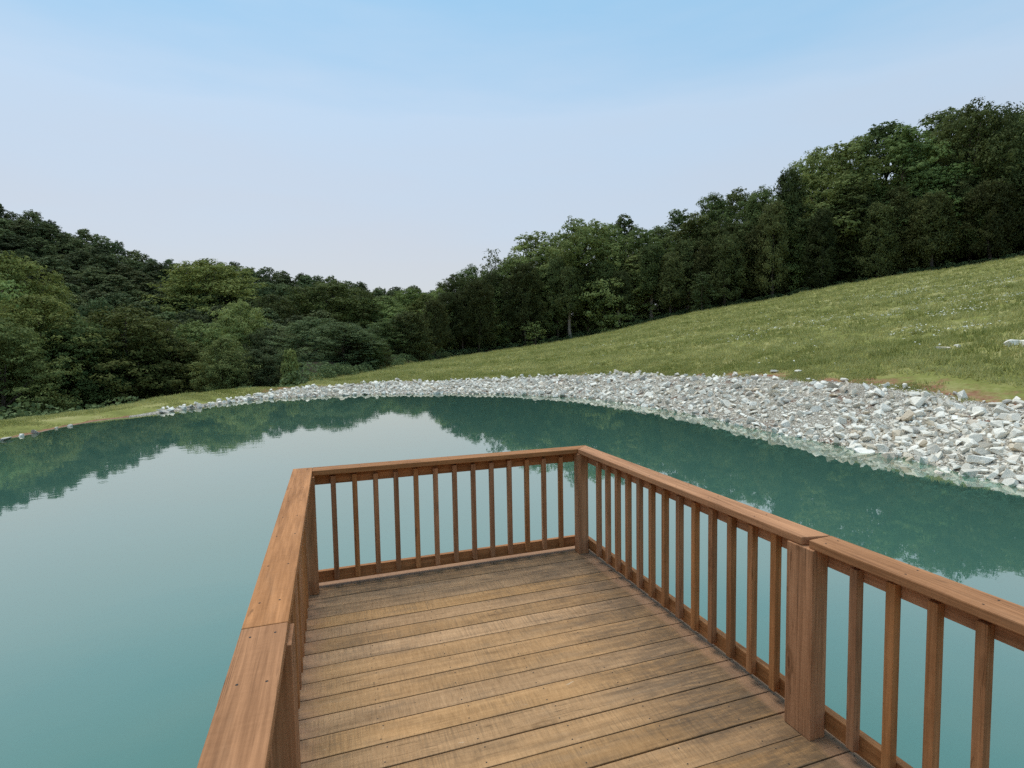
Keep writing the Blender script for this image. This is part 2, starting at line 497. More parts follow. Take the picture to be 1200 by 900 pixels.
# ------------------------------------------------------------------ ground: one sheet out to the horizon
def polar_sheet(radii_of_theta, nt, nr, th0=0., th1=2 * math.pi, closed=True):
    th = np.linspace(th0, th1, nt, endpoint=not closed)
    s = np.arange(nr)
    TH, S = np.meshgrid(th, s, indexing='ij')
    Rr = radii_of_theta(TH, S)
    X = POND[0] + Rr * np.cos(TH); Y = POND[1] + Rr * np.sin(TH)
    idx = np.arange(nt * nr).reshape(nt, nr)
    a = idx if closed else idx[:-1]
    b = np.roll(idx, -1, 0) if closed else idx[1:]
    F = np.stack([a[:, :-1], a[:, 1:], b[:, 1:], b[:, :-1]], -1).reshape(-1, 4)
    return X.ravel(), Y.ravel(), F


RINGS = np.concatenate([np.linspace(-9, -2, 8), np.linspace(-1.5, 6, 31), np.linspace(6.5, 45, 58), np.linspace(46, 130, 50), np.linspace(135, 260, 26), np.array([290, 350, 480, 750, 1100, 1600])])
X, Y, F = polar_sheet(lambda T, S: np.maximum(look(_SH, T) + RINGS[S], .3), 720, len(RINGS))
Z = ground(X, Y)
i0 = len(X)
X = np.append(X, POND[0]); Y = np.append(Y, POND[1]); Z = np.append(Z, WATER - 3.)
ring0 = np.arange(720) * len(RINGS)
me = np_mesh('ground', np.stack([X, Y, Z], 1), np.concatenate([F, np.stack([ring0, np.roll(ring0, -1), np.roll(ring0, -1), np.full(720, i0)], 1)[:0]]), True)
# close the pond floor
bm = bmesh.new(); bm.from_mesh(me); bm.verts.ensure_lookup_table()
for a_, b_ in zip(ring0, np.roll(ring0, -1)):
    f_ = bm.faces.new((bm.verts[int(a_)], bm.verts[int(b_)], bm.verts[i0])); f_.smooth = True
bm.normal_update(); bm.to_mesh(me); bm.free()
th_, r_ = polar(X, Y)
dd = r_ - look(_SH, th_)
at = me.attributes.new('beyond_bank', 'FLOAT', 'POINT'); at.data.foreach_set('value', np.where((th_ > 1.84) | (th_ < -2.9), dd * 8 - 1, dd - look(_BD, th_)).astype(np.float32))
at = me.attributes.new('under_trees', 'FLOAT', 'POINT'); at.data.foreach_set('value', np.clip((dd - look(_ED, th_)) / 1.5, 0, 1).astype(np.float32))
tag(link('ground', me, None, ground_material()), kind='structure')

# ------------------------------------------------------------------ water
WR = np.concatenate([np.linspace(.0005, .9, 24), np.linspace(.91, 1.0, 20)])
X, Y, F = polar_sheet(lambda T, S: (look(_SH, T) + .35) * WR[S], 540, len(WR))
me = np_mesh('pond_water', np.stack([X, Y, np.full_like(X, WATER)], 1), F, True)
at = me.attributes.new('depth', 'FLOAT', 'POINT'); at.data.foreach_set('value', (WATER - ground(X, Y)).astype(np.float32))
tag(link('pond_water', me, None, water_material()), kind='structure')

# ------------------------------------------------------------------ stones along the bank
def hull(seed, n=13, shape=(1, .78, .55)):
    """An angular broken stone about 1 m long, centred on the origin."""
    r = np.random.default_rng(seed)
    bm = bmesh.new()
    for _ in range(n):
        v = r.normal(size=3); v /= np.linalg.norm(v)
        v = np.sign(v) * np.abs(v) ** .75
        bm.verts.new((v * np.array(shape) * .5 * r.uniform(.8, 1.1)).tolist())
    res = bmesh.ops.convex_hull(bm, input=bm.verts)
    bmesh.ops.delete(bm, geom=list({g for g in res['geom_interior'] + res['geom_unused'] if isinstance(g, bmesh.types.BMVert)}), context='VERTS')
    bmesh.ops.triangulate(bm, faces=bm.faces)
    bm.normal_update()
    me = bpy.data.meshes.new('stone')
    bm.to_mesh(me); bm.free()
    me.materials.append(M_STONE)
    return me


STONES = [hull(100 + i, 11 + i % 4, ((1, .8, .68), (1, .62, .5), (1, .9, .55), (1, .75, .75))[i % 4]) for i in range(14)]
SV = []
for s in STONES:
    v = np.empty(len(s.vertices) * 3, np.float32); s.vertices.foreach_get('co', v)
    SV.append((v.reshape(-1, 3), np.array([tuple(f.vertices) for f in s.polygons], np.int32)))


def rot_from(nx, ny, nz):
    """Euler angles to 3x3 (numpy, XYZ order as Blender)."""
    cx, sx, cy, sy, cz, sz = math.cos(nx), math.sin(nx), math.cos(ny), math.sin(ny), math.cos(nz), math.sin(nz)
    return np.array([[cy * cz, sx * sy * cz - cx * sz, cx * sy * cz + sx * sz], [cy * sz, sx * sy * sz + cx * cz, cx * sy * sz - sx * cz], [-sy, sx * cy, cx * cy]])


TH0, TH1 = -1.0, 2.26                        # the stretch of shore that is lined with stone


def band(th):
    """inner and outer edge of the stone lining, metres from the waterline"""
    w = look(_BD, th) * np.interp(th, [TH0, 1.80, 1.92, 2.0, 2.1, 2.26], [1.0, 1.0, .55, .42, .5, .15])
    inn = np.interp(th, [TH0, .9, 1.5, 1.8, 2.26], [-.9, -.5, -.12, -.05, -.02])
    return inn, w


# the bed of the lining: gravel and clay, a sheet just above the ground
nT, nS = 420, 12
def bed_r(T, S):
    a, b = band(T)
    return look(_SH, T) + a + (b - a) * S / (nS - 1)
X, Y, F = polar_sheet(bed_r, nT, nS, TH0, TH1, False)
bed = link('riprap_bank', np_mesh('riprap_bank', np.stack([X, Y, ground(X, Y) + .012], 1), F, True), None, gravel_material())
tag(bed, 'bank of broken white stone lining the far and near shore', None, None, 'structure')

cand = []
th_g = np.linspace(TH0, TH1, 3000)
arc = np.concatenate([[0], np.cumsum(np.hypot(np.diff(look(_SH, th_g) * np.cos(th_g)), np.diff(look(_SH, th_g) * np.sin(th_g))))])
for layer, (pitch, lo, hi, zoff) in enumerate([(.135, .10, .2, -.25), (.2, .15, .32, .04), (.6, .28, .46, .06), (.115, .05, .11, .0)]):
    s = 0.
    while s < arc[-1]:
        th = np.interp(s, arc, th_g)
        a, b = band(th)
        away = math.hypot(POND[0] + look(_SH, th) * math.cos(th) - CAM.x, POND[1] + look(_SH, th) * math.sin(th) - CAM.y)
        gap = pitch * (1.0 if away < 15 else 1.35)
        if layer == 3 and away > 17:
            s += .5; continue
        d = a + rng.uniform(0, pitch)
        while d < b + .12:
            t2 = np.interp(s + rng.uniform(-.5, .5) * pitch, arc, th_g)
            d2 = d + rng.uniform(-.5, .5) * pitch
            keep = True
            R_ = float(look(_SH, t2))
            x, y = POND[0] + (R_ + d2) * math.cos(t2), POND[1] + (R_ + d2) * math.sin(t2)
            # a few bare patches of gravel, a ragged upper edge
            patch = math.sin(x * 1.9 + 2.1 * math.sin(y * 1.3)) * math.sin(y * 2.3 + x * .6)
            if patch > .8 and layer < 3: keep = rng.random() < .3
            if d2 > b - .25 and rng.random() < .35 + .35 * math.sin(s * 2.1) * math.sin(s * .77): keep = False
            if layer == 2 and rng.random() < .35: keep = False
            if keep:
                size = lo + (hi - lo) * rng.random() ** 1.6
                if th > 1.85: size *= .85 + .45 * rng.random() * (layer > 0)
                cand.append((x, y, size, zoff))
            d += gap * rng.uniform(.75, 1.25)
        s += gap
xy = np.array([(c[0], c[1]) for c in cand])
gz = ground(xy[:, 0], xy[:, 1])
infos = []
for (x, y, size, zoff), z in zip(cand, gz):
    infos.append((x, y, float(z) + size * (.12 + zoff), size, int(rng.integers(len(STONES))),
                  float(rng.normal(0, .55)), float(rng.normal(0, .5)), float(rng.uniform(0, 6.28)), float(rng.uniform(.8, 1.25))))
view = []
for i_, s in enumerate(infos):
    v = Vector(s[:3]) - CAM
    dp = v.dot(fwd)
    ok = dp > 3 and abs(v.dot(r2) / dp) < .96 and s[2] > WATER - .02
    view.append(s[3] / v.length if ok else 0)
big = set(np.argsort(-np.array(view))[:300].tolist())
VV, FF, TT, base = [], [], [], 0
for i_, (x, y, z, size, kx, rx, ry, rz, asp) in enumerate(infos):
    if i_ in big:
        o = link('stone', STONES[kx], bed)
        o.location = (x, y, z); o.rotation_euler = (rx, ry, rz); o.scale = (size, size * asp, size)
    else:
        v, f = SV[kx]
        VV.append(((v * np.array([size, size * asp, size])) @ rot_from(rx, ry, rz).T + np.array([x, y, z])).astype(np.float32))
        FF.append(f + base); base += len(v)
        TT.append(np.full(len(v), rng.random(), np.float32))
tag(link('stone_rubble', np_mesh('stone_rubble', np.concatenate(VV), np.concatenate(FF), False, np.concatenate(TT)), bed, M_STONES), kind='stuff')

# loose stones away from the lining
loose = [(-10.66, 14.36, .3, 'flat white stone at the water edge, lowest on the grassy dam'),
         (-10.6, 15.0, .2, 'small white stone at the water edge, second along the dam'),
         (-10.44, 15.5, .3, 'rounded white stone at the water edge, third along the dam'),
         (-10.3, 16.4, .16, 'tiny white stone at the water edge, fourth along the dam'),
         (-10.1, 16.8, .2, 'small white stone at the water edge, fifth along the dam'),
         (17.33, 8.34, .5, 'pale stone lying in the meadow grass, leftmost of the outcrop up the slope'),
         (17.68, 8.12, .35, 'small pale stone beside the leftmost stone of the meadow outcrop'),
         (17.49, 6.46, .6, 'largest flat white stone of the outcrop in the meadow grass'),
         (17.3, 6.0, .5, 'white stone at the frame edge, last of the meadow outcrop'),
         (13.1, 11.2, .34, 'white stone in the grass just above the stone lining'),
         (13.37, 10.44, .28, 'grey stone in the grass just above the stone lining, nearer the deck'),
         (8.43, 31.28, .4, 'white stone in the grass on the far shore below the cedars'),
         (8.85, 31.1, .28, 'small white stone beside another in the grass on the far shore'),
         (12.15, 3.6, .3, 'dark shaded stone on bare red clay above the stone lining')]
for i_, (x, y, size, lab) in enumerate(loose):
    o = link('loose_stone', STONES[(i_ * 5 + 2) % 14])
    o.location = (x, y, max(float(ground(x, y)), WATER) + size * .1)
    o.rotation_euler = (.1, -.15, i_ * 1.7); o.scale = (size, size * .9, size * .8)
    tag(o, lab, 'stone', 'loose stones by the pond')


# ------------------------------------------------------------------ the wooden deck
def beam_mesh(name, L, w, t, bev=.004, cut0=0., cut1=0.):
    """A timber lying along local X from 0 to L, width w in Y, thickness t in Z, centred in Y and Z; cut0/cut1 skew the ends."""
    bm = bmesh.new()
    bmesh.ops.create_cube(bm, size=1)
    for v in bm.verts:
        s = v.co.y * 2
        v.co.x = (cut0 * s) if v.co.x < 0 else (L + cut1 * s)
        v.co.y *= w; v.co.z *= t
    bmesh.ops.bevel(bm, geom=bm.edges[:], offset=bev, segments=2, profile=.6, affect='EDGES')
    bm.normal_update()
    me = bpy.data.meshes.new(name)
    bm.to_mesh(me); bm.free()
    return me


deck = empty('wooden_deck', (-1.08, -3.6, 0))
tag(deck, 'brown timber viewing deck with slatted railings standing over the pond', 'deck')
DO = Vector(deck.location)
# lean about the horizontal axis through the viewer's standing point on the boards
lean_axis = Vector((math.cos(YAW), -math.sin(YAW), 0))
deck.matrix_world = Matrix.Translation(CAM) @ Matrix.Rotation(-DECK_LEAN, 4, lean_axis) @ Matrix.Translation(-CAM) @ Matrix.Translation(DO)


def part(name, mesh, loc, rot=(0, 0, 0), parent=deck, mat=None):
    o = link(name, mesh, parent, mat or M_RAIL)
    off = DO if parent is deck else DO + Vector(parent.location)
    o.location = Vector(loc) - off
    o.rotation_euler = rot
    return o


PI = math.pi
XL, XR = -2.33, .17
board = beam_mesh('deck_board', XR - XL, .1435, .038, .004)
bm = bmesh.new()
for jx in (.1, .5, .92, 1.33, 1.74, 2.14, 2.42):
    for sy in (-.045, .045):
        bmesh.ops.create_circle(bm, cap_ends=True, segments=8, radius=.0038, matrix=Matrix.Translation((jx + sy * .2, sy, .0196)))
screws = bpy.data.meshes.new('screw_heads'); bm.to_mesh(screws); bm.free(); screws.materials.append(M_SCREW)
yb = .1752
i_ = 0
while yb > -7.6:
    wob = random.uniform(-.0015, .0015)
    o = part('deck_board', board, (XL + random.uniform(-.004, .004), yb - .0749 + wob, -.019 + random.uniform(-.0012, .0012)), (random.uniform(-.003, .003), 0, random.uniform(-.0006, .0006)), deck, M_DECK)
    if i_ == 0: o.scale.y = 1.3; o.location.y += .02
    s = link('screw_heads', screws, o); s['kind'] = 'stuff'
    yb -= .1498; i_ += 1
Y_BACK = yb
LEN = .15 - Y_BACK
for x in (-2.26, -1.86, -1.45, -1.04, -.63, -.23, .1):
    part('joist', beam_mesh('joist', LEN - .04, .038, .184), (x, .13, -.038 - .092 - .001), (0, 0, -PI / 2))
for y in (.15, -7.4):
    part('rim_joist', beam_mesh('rim_joist', 2.44, .038, .184), (XL + .03, y, -.038 - .093), (0, 0, 0))
for x in (-2.2, .04):
    for y in (.02, -2.35, -4.7):
        L = -.23 - float(ground(x, y)) + .1
        part('pile', beam_mesh('pile', L, .14, .14), (x, y, -.225), (0, PI / 2, 0))

Z_CAP = .921
bal = beam_mesh('baluster', .80, .037, .037, .003)
bals = [beam_mesh('baluster', .80 + e, .037, .037, .003) for e in (-.006, 0, .005)]


def railing(name_axis):
    r = empty('railing', (0, 0, 0), deck)
    return r


def baluster(x, y, parent):
    o = part('baluster', random.choice(bals), (x, y, .057), (random.uniform(-.03, .03), -PI / 2, random.uniform(-.01, .01)), parent)
    return o


def cap(L, loc, rz, parent, c0=0., c1=0.):
    o = part('cap_board', beam_mesh('cap_board', L, .14, .038, .005, c0, c1), loc, (0, 0, rz), parent)
    bm = bmesh.new()
    x = .06
    while x < L - .03:
        for sy in (-.04, .035):
            bmesh.ops.create_circle(bm, cap_ends=True, segments=8, radius=.004, matrix=Matrix.Translation((x + random.uniform(-.012, .012), sy + random.uniform(-.006, .006), .0196)))
        x += random.uniform(.26, .42)
    me = bpy.data.meshes.new('screw_heads'); bm.to_mesh(me); bm.free(); me.materials.append(M_SCREW)
    link('screw_heads', me, o)['kind'] = 'stuff'
    return o


def rail_pair(L, loc_xy, rz, parent):
    part('top_rail', beam_mesh('top_rail', L, .038, .089), (*loc_xy, .8385), (0, 0, rz), parent)
    part('bottom_rail', beam_mesh('bottom_rail', L, .038, .089), (*loc_xy, .078), (0, 0, rz), parent)


def post(x, y, wx, wy, parent, top=.8815):
    return part('post', beam_mesh('post', top - .001, wx, wy, .004), (x, y, .001), (0, -PI / 2, 0), parent)
# local X up; local Y -> world Y, local Z -> world -X after the turn about Y


# back railing, over the open water
rb = railing('back')
post(.035, .012, .09, .092, rb); post(-2.19, .0, .09, .092, rb)
rail_pair(2.42, (-2.29, .104), 0, rb)
for i_ in range(13): baluster(-2.014 + .1563 * i_, .0655, rb)
# mitred at the corner with the right-hand board
cap(2.228, (-2.158, .07, .902), 0, rb, 0., .07)

# railing on the bank side
rr = railing('right')
post(.037, -2.3475, .145, .089, rr)
rail_pair(7.45, (.104, .08), -PI / 2, rr)
for i_ in range(13): baluster(.0655, -.259 - .1565 * i_, rr)
for i_ in range(17): baluster(.0655, -2.571 - .157 * i_, rr)
post(.037, -5.35, .145, .089, rr)
cap(2.434, (.07, .14 - .07, .902), -PI / 2, rr, -.07, .014)
cap(2.6, (.0745, -2.386 + .004, .9005), -PI / 2 - .0015, rr, -.004, 0.)
cap(2.4, (.071, -4.987, .902), -PI / 2, rr)

# railing on the dam side
rl = railing('left')
rail_pair(7.45, (-2.26, .08), -PI / 2, rl)
post(-2.19, -2.36, .145, .089, rl); post(-2.19, -5.35, .145, .089, rl)
for i_ in range(30):
    y = -.2 - .1565 * i_
    if abs(y + 2.36) > .1: baluster(-2.2215, y, rl)
cap(2.492, (-2.2285, .14, .902), -PI / 2, rl)
cap(2.7, (-2.2285, -2.3535, .9012), -PI / 2, rl)
cap(2.3, (-2.2275, -5.055, .902), -PI / 2, rl)


# kind, x, y, height, crown radius, where it stands
TREES = [
    ('leafy',16.35,89.85,10.78,1.81,'sky'),('leafy',20.83,96.66,13.62,2.68,'sky'),('leafy',25.73,103.3,16.15,2.88,'sky'),('leafy',31.64,95.34,16.77,2.92,'sky'),
    ('leafy',37.45,100.4,20.77,2.91,'sky'),('leafy',44.3,104.16,19.98,3.47,'sky'),('leafy',45.7,93.78,22.15,5.07,'sky'),('leafy',52.74,96.39,19.69,3.13,'sky'),
    ('leafy',58.42,99.7,21.26,2.66,'sky'),('leafy',56.22,89.15,17.82,3.16,'sky'),('leafy',62.52,91.63,16.13,3.29,'sky'),('leafy',68.53,94.7,20.0,3.02,'sky'),
    ('leafy',65.42,84.18,17.82,2.55,'sky'),('leafy',71.45,87.35,20.73,3.82,'sky'),('leafy',79.7,89.19,21.33,4.36,'sky'),('leafy',76.01,78.95,20.56,3.23,'sky'),
    ('leafy',86.68,79.42,21.22,3.16,'sky'),('leafy',93.45,82.38,26.04,4.27,'sky'),('leafy',87.87,72.61,25.14,3.68,'sky'),('leafy',95.47,74.77,25.85,3.1,'sky'),
    ('leafy',103.42,76.9,28.41,4.18,'sky'),('leafy',96.54,67.3,24.65,3.07,'sky'),('leafy',104.65,69.14,22.65,3.2,'sky'),('leafy',113.25,71.42,28.5,4.09,'sky'),
    ('leafy',105.45,62.32,26.09,4.34,'sky'),('leafy',114.6,63.6,25.39,4.17,'sky'),('leafy',124.3,64.91,26.1,4.71,'sky'),('leafy',116.49,56.68,23.86,4.24,'sky'),
    ('leafy',128.67,58.21,26.16,4.82,'sky'),('leafy',143.12,59.01,28.5,6.15,'sky'),('leafy',137.24,50.19,27.09,6.19,'sky'),('leafy',154.33,50.14,29.33,7.21,'sky'),
    ('leafy',21.34,89.74,9.96,2.44,'mid'),('leafy',27.95,92.07,11.86,2.7,'mid'),('leafy',37.25,91.92,13.98,2.78,'mid'),('leafy',46.78,89.51,14.31,3.29,'mid'),
    ('leafy',52.92,86.8,13.22,2.78,'mid'),('leafy',59.5,83.28,11.76,2.59,'mid'),('leafy',67.64,79.26,15.52,3.51,'mid'),('leafy',77.13,73.88,12.76,3.43,'mid'),
    ('leafy',86.75,68.56,17.2,3.66,'mid'),('leafy',88.12,67.02,9.69,3.02,'mid'),('leafy',94.46,63.74,16.68,3.28,'mid'),('leafy',99.42,60.92,17.67,3.53,'mid'),
    ('leafy',103.97,57.86,15.06,3.47,'mid'),('leafy',109.48,55.05,15.02,3.43,'mid'),('cedar',13.83,82.08,9.17,1.73,'edge'),('cedar',17.3,88.02,10.13,2.21,'edge'),
    ('cedar',19.71,87.38,10.44,2.04,'edge'),('cedar',22.53,87.01,12.06,2.22,'edge'),('cedar',26.96,92.52,13.22,2.38,'edge'),('cedar',29.22,90.38,11.76,2.17,'edge'),
    ('cedar',31.58,88.56,14.5,2.51,'edge'),('cedar',36.24,92.48,13.07,2.45,'edge'),('cedar',38.49,89.88,14.73,2.41,'edge'),('cedar',40.0,87.17,12.54,2.18,'edge'),
    ('cedar',45.08,90.47,11.64,2.47,'edge'),('cedar',46.73,87.38,12.37,2.41,'edge'),('cedar',48.4,84.02,10.05,2.17,'edge'),('cedar',53.55,86.94,12.78,2.45,'edge'),
    ('cedar',55.15,83.67,13.37,2.58,'edge'),('cedar',56.53,80.08,11.18,2.32,'edge'),('cedar',61.93,82.51,12.77,2.6,'edge'),('cedar',63.34,78.95,11.1,2.35,'edge'),
    ('cedar',64.71,75.69,12.15,2.64,'edge'),('cedar',70.78,78.0,14.42,2.75,'edge'),('cedar',71.77,74.66,12.64,2.49,'edge'),('cedar',71.81,72.24,16.14,2.6,'edge'),
    ('cedar',77.83,74.81,21.89,2.72,'edge'),('cedar',77.93,71.12,12.38,2.63,'edge'),('cedar',78.39,68.07,13.03,2.55,'edge'),('cedar',84.67,70.02,13.37,2.83,'edge'),
    ('cedar',85.29,66.8,14.18,2.58,'edge'),('cedar',85.47,63.51,12.17,2.49,'edge'),('cedar',92.25,65.43,14.8,2.77,'edge'),('cedar',92.32,62.23,12.41,2.51,'edge'),
    ('cedar',92.23,59.31,12.35,2.6,'edge'),('cedar',99.53,61.14,14.94,2.88,'edge'),('cedar',99.27,58.04,12.32,2.63,'edge'),('cedar',98.99,55.1,12.36,2.7,'edge'),
    ('cedar',106.5,56.51,10.63,2.65,'edge'),('cedar',106.46,53.89,12.03,2.9,'edge'),('cedar',107.0,51.27,10.71,2.82,'edge'),('cedar',116.58,52.94,12.04,3.3,'edge'),
    ('cedar',118.29,50.1,12.71,3.54,'edge'),('cedar',121.03,46.9,12.95,3.76,'edge'),('cedar',134.18,47.45,14.75,4.28,'edge'),('cedar',137.43,44.14,15.73,4.5,'edge'),
    ('sparse',28.36,97.35,18.96,2.84,'sparse'),('sapling',58.48,73.82,6.78,2.2,'sapling'),('pale',32.2,84.59,4.2,2.1,'pale'),('cone',-4.69,35.77,4.85,0.79,'shrub'),
    ('cedar',2.06,57.96,3.35,1.43,'valley'),('cedar',3.46,60.61,2.97,1.3,'valley'),('cedar',9.29,76.98,6.95,3.3,'valley'),('cedar',0.74,54.09,2.46,0.97,'valley'),
    ('leafy',-32.81,55.87,13.31,4.43,'front'),('leafy',-44.98,93.17,17.06,4.43,'front'),('leafy',-25.64,53.21,10.82,3.32,'front'),('leafy',-25.87,46.54,8.61,2.87,'front'),
    ('leafy',-23.28,53.9,9.05,2.74,'front'),('leafy',-20.24,56.27,10.71,4.22,'front'),('leafy',-17.57,58.43,8.32,2.58,'front'),('leafy',-31.44,154.89,20.01,10.23,'front'),
    ('leafy',-13.0,75.32,13.34,3.4,'front'),('leafy',-9.81,70.67,9.23,2.81,'front'),('leafy',-13.62,123.45,14.75,5.18,'front'),('leafy',-1.27,127.84,17.78,8.7,'front'),
    ('leafy',-6.03,76.04,7.32,3.3,'front'),('leafy',6.86,133.02,13.04,5.87,'front'),('leafy',12.0,139.6,13.27,5.77,'front'),('leafy',20.15,153.57,15.77,6.92,'front'),
    ('leafy',23.39,144.09,13.42,4.69,'front'),('leafy',-16.2,63.02,10.16,3.17,'front'),('leafy',-11.85,54.86,8.28,2.34,'front'),('leafy',-9.73,57.32,7.03,2.12,'front'),
    ('leafy',-3.66,62.14,5.81,2.95,'front'),('leafy',7.17,78.26,5.82,2.81,'front'),('leafy',0.17,77.23,6.65,2.7,'front'),('leafy',-0.85,54.58,4.17,2.48,'front'),
    ('leafy',1.29,57.08,3.63,2.05,'front'),('leafy',-43.19,66.05,13.79,5.85,'front'),('leafy',-53.89,73.09,14.83,7.08,'front'),('leafy',-67.27,81.05,15.69,8.4,'front'),
    ('leafy',-244.28,302.18,24.58,6.04,'ridge'),('leafy',-237.39,299.98,25.54,5.25,'ridge'),('leafy',-230.78,297.76,25.45,6.4,'ridge'),('leafy',-223.69,295.36,24.91,6.35,'ridge'),
    ('leafy',-216.11,292.75,23.75,5.27,'ridge'),('leafy',-209.3,290.52,24.13,4.65,'ridge'),('leafy',-202.39,288.2,23.98,4.66,'ridge'),('leafy',-195.25,285.76,22.98,4.96,'ridge'),
    ('leafy',-187.65,283.21,22.89,4.57,'ridge'),('leafy',-180.38,280.86,23.9,5.36,'ridge'),('leafy',-174.2,278.77,23.8,5.13,'ridge'),('leafy',-168.12,276.73,24.11,5.38,'ridge'),
    ('leafy',-160.72,274.23,24.87,6.04,'ridge'),('leafy',-154.0,271.8,24.12,4.99,'ridge'),('leafy',-148.33,269.62,21.85,4.71,'ridge'),('leafy',-140.9,267.0,21.97,5.29,'ridge'),
    ('leafy',-133.29,264.29,22.14,5.0,'ridge'),('leafy',-127.06,261.99,21.2,5.83,'ridge'),('leafy',-121.29,259.92,21.01,4.75,'ridge'),('leafy',-115.15,257.63,19.76,5.25,'ridge'),
    ('leafy',-108.7,255.49,21.77,6.04,'ridge'),('leafy',-103.14,253.35,19.64,5.7,'ridge'),('leafy',-96.64,250.8,16.91,5.9,'ridge'),('leafy',-90.14,248.69,19.77,6.14,'ridge'),
    ('leafy',-84.47,246.67,19.86,5.45,'ridge'),('leafy',-77.86,244.23,18.98,4.55,'ridge'),('leafy',-72.23,242.07,16.88,6.3,'ridge'),('leafy',-65.69,239.64,15.29,4.9,'ridge'),
    ('leafy',-59.22,237.43,15.9,4.68,'ridge'),('leafy',-52.71,235.18,15.94,4.81,'ridge'),('leafy',-46.71,233.25,17.74,5.59,'ridge'),('leafy',-41.55,231.42,17.08,5.07,'ridge'),
    ('leafy',-35.71,229.5,18.14,4.92,'ridge'),('leafy',-30.19,227.44,16.06,6.22,'ridge'),('leafy',-24.28,225.53,17.89,5.8,'ridge'),('leafy',-17.8,223.22,17.37,5.3,'ridge'),
    ('leafy',-11.76,221.12,17.51,5.49,'ridge'),('leafy',-5.53,218.98,18.19,4.56,'ridge'),('leafy',-0.46,217.24,18.39,4.93,'ridge'),('leafy',4.59,215.43,17.81,6.21,'ridge'),
    ('leafy',10.21,213.51,17.92,5.83,'ridge'),('leafy',16.54,211.22,16.58,5.25,'ridge'),('leafy',22.84,209.14,17.53,4.98,'ridge'),('leafy',29.41,206.94,17.75,5.91,'ridge'),
    ('leafy',35.34,204.86,16.66,4.64,'ridge'),('leafy',-215.18,267.17,11.99,5.33,'hill'),('leafy',-207.76,264.82,13.57,5.47,'hill'),('leafy',-201.16,262.47,11.69,5.79,'hill'),
    ('leafy',-194.42,260.23,11.67,5.36,'hill'),('leafy',-187.46,257.99,12.57,5.47,'hill'),('leafy',-180.42,255.66,12.65,6.28,'hill'),('leafy',-173.34,253.1,10.04,5.0,'hill'),
    ('leafy',-166.67,251.05,12.36,4.55,'hill'),('leafy',-160.95,249.15,12.28,6.05,'hill'),('leafy',-154.99,247.05,11.16,4.92,'hill'),('leafy',-149.11,245.21,13.22,5.71,'hill'),
    ('leafy',-142.51,242.83,12.05,5.3,'hill'),('leafy',-136.35,240.62,11.53,6.16,'hill'),('leafy',-130.38,238.4,10.41,4.93,'hill'),('leafy',-124.34,236.33,11.55,4.64,'hill'),
    ('leafy',-116.89,233.63,11.3,4.79,'hill'),('leafy',-111.97,231.93,12.24,4.86,'hill'),('leafy',-106.46,229.78,10.15,6.27,'hill'),('leafy',-99.99,227.57,11.5,5.59,'hill'),
    ('leafy',-93.48,225.33,12.75,6.04,'hill'),('leafy',-88.12,223.0,7.8,5.06,'hill'),('leafy',-82.04,221.05,11.15,4.66,'hill'),('leafy',-75.9,218.76,11.25,5.36,'hill'),
    ('leafy',-70.39,216.71,11.15,5.16,'hill'),('leafy',-63.99,214.42,11.74,5.15,'hill'),('leafy',-58.45,212.5,12.64,4.98,'hill'),('leafy',-53.14,210.66,13.09,5.46,'hill'),
    ('leafy',-47.42,208.76,14.59,4.76,'hill'),('leafy',-40.88,206.56,15.81,5.16,'hill'),('leafy',-34.31,204.31,16.49,5.23,'hill'),('leafy',-28.0,202.14,16.76,4.6,'hill'),
    ('leafy',-21.57,199.74,14.93,4.95,'hill'),('leafy',-15.76,197.85,16.46,6.12,'hill'),('leafy',-9.17,195.63,17.26,5.44,'hill'),('leafy',-3.98,193.75,16.22,5.84,'hill'),
    ('leafy',2.17,191.63,16.35,5.08,'hill'),('leafy',7.8,189.64,15.58,5.73,'hill'),('leafy',14.09,187.49,15.56,5.28,'hill'),('leafy',19.13,185.77,15.38,6.21,'hill'),
    ('leafy',24.9,183.75,14.48,5.59,'hill'),('leafy',30.77,181.66,12.82,4.94,'hill'),('leafy',-130.81,211.66,5.04,4.7,'hill'),('leafy',-117.68,207.07,7.1,4.52,'hill'),
    ('leafy',-112.12,204.86,4.99,5.9,'hill'),('leafy',-106.55,202.86,5.56,4.82,'hill'),('leafy',-101.24,201.02,6.94,4.78,'hill'),('leafy',-94.73,198.73,8.07,5.45,'hill'),
    ('leafy',-88.95,196.63,8.27,5.75,'hill'),('leafy',-82.39,194.36,9.83,4.57,'hill'),('leafy',-76.31,191.94,7.22,5.3,'hill'),('leafy',-70.26,190.0,10.98,4.97,'hill'),
    ('leafy',-64.54,187.98,12.11,5.48,'hill'),('leafy',-59.45,186.07,11.8,6.05,'hill'),('leafy',-53.69,183.87,10.44,5.68,'hill'),('leafy',-47.2,181.48,9.26,5.86,'hill'),
    ('leafy',-41.71,179.71,11.2,5.47,'hill'),('leafy',-36.67,178.02,12.02,5.36,'hill'),('leafy',-30.91,176.06,12.53,4.55,'hill'),('leafy',-25.72,174.2,11.81,4.96,'hill'),
    ('leafy',-20.32,172.54,14.52,4.98,'hill'),('leafy',-14.5,170.54,14.68,4.94,'hill'),('leafy',-9.21,168.71,14.49,5.86,'hill'),('leafy',-2.79,166.32,12.26,5.21,'hill'),
    ('leafy',2.23,164.68,13.18,5.37,'hill'),('leafy',7.71,162.72,11.66,5.76,'hill'),('leafy',14.14,160.58,11.97,4.85,'hill'),('leafy',20.54,158.32,10.44,4.64,'hill'),
    ('leafy',25.78,156.57,10.23,5.9,'hill'),('leafy',-109.84,177.25,5.23,4.71,'hill'),('leafy',-103.66,175.04,5.52,4.55,'hill'),('leafy',-97.08,172.6,4.96,4.58,'hill'),
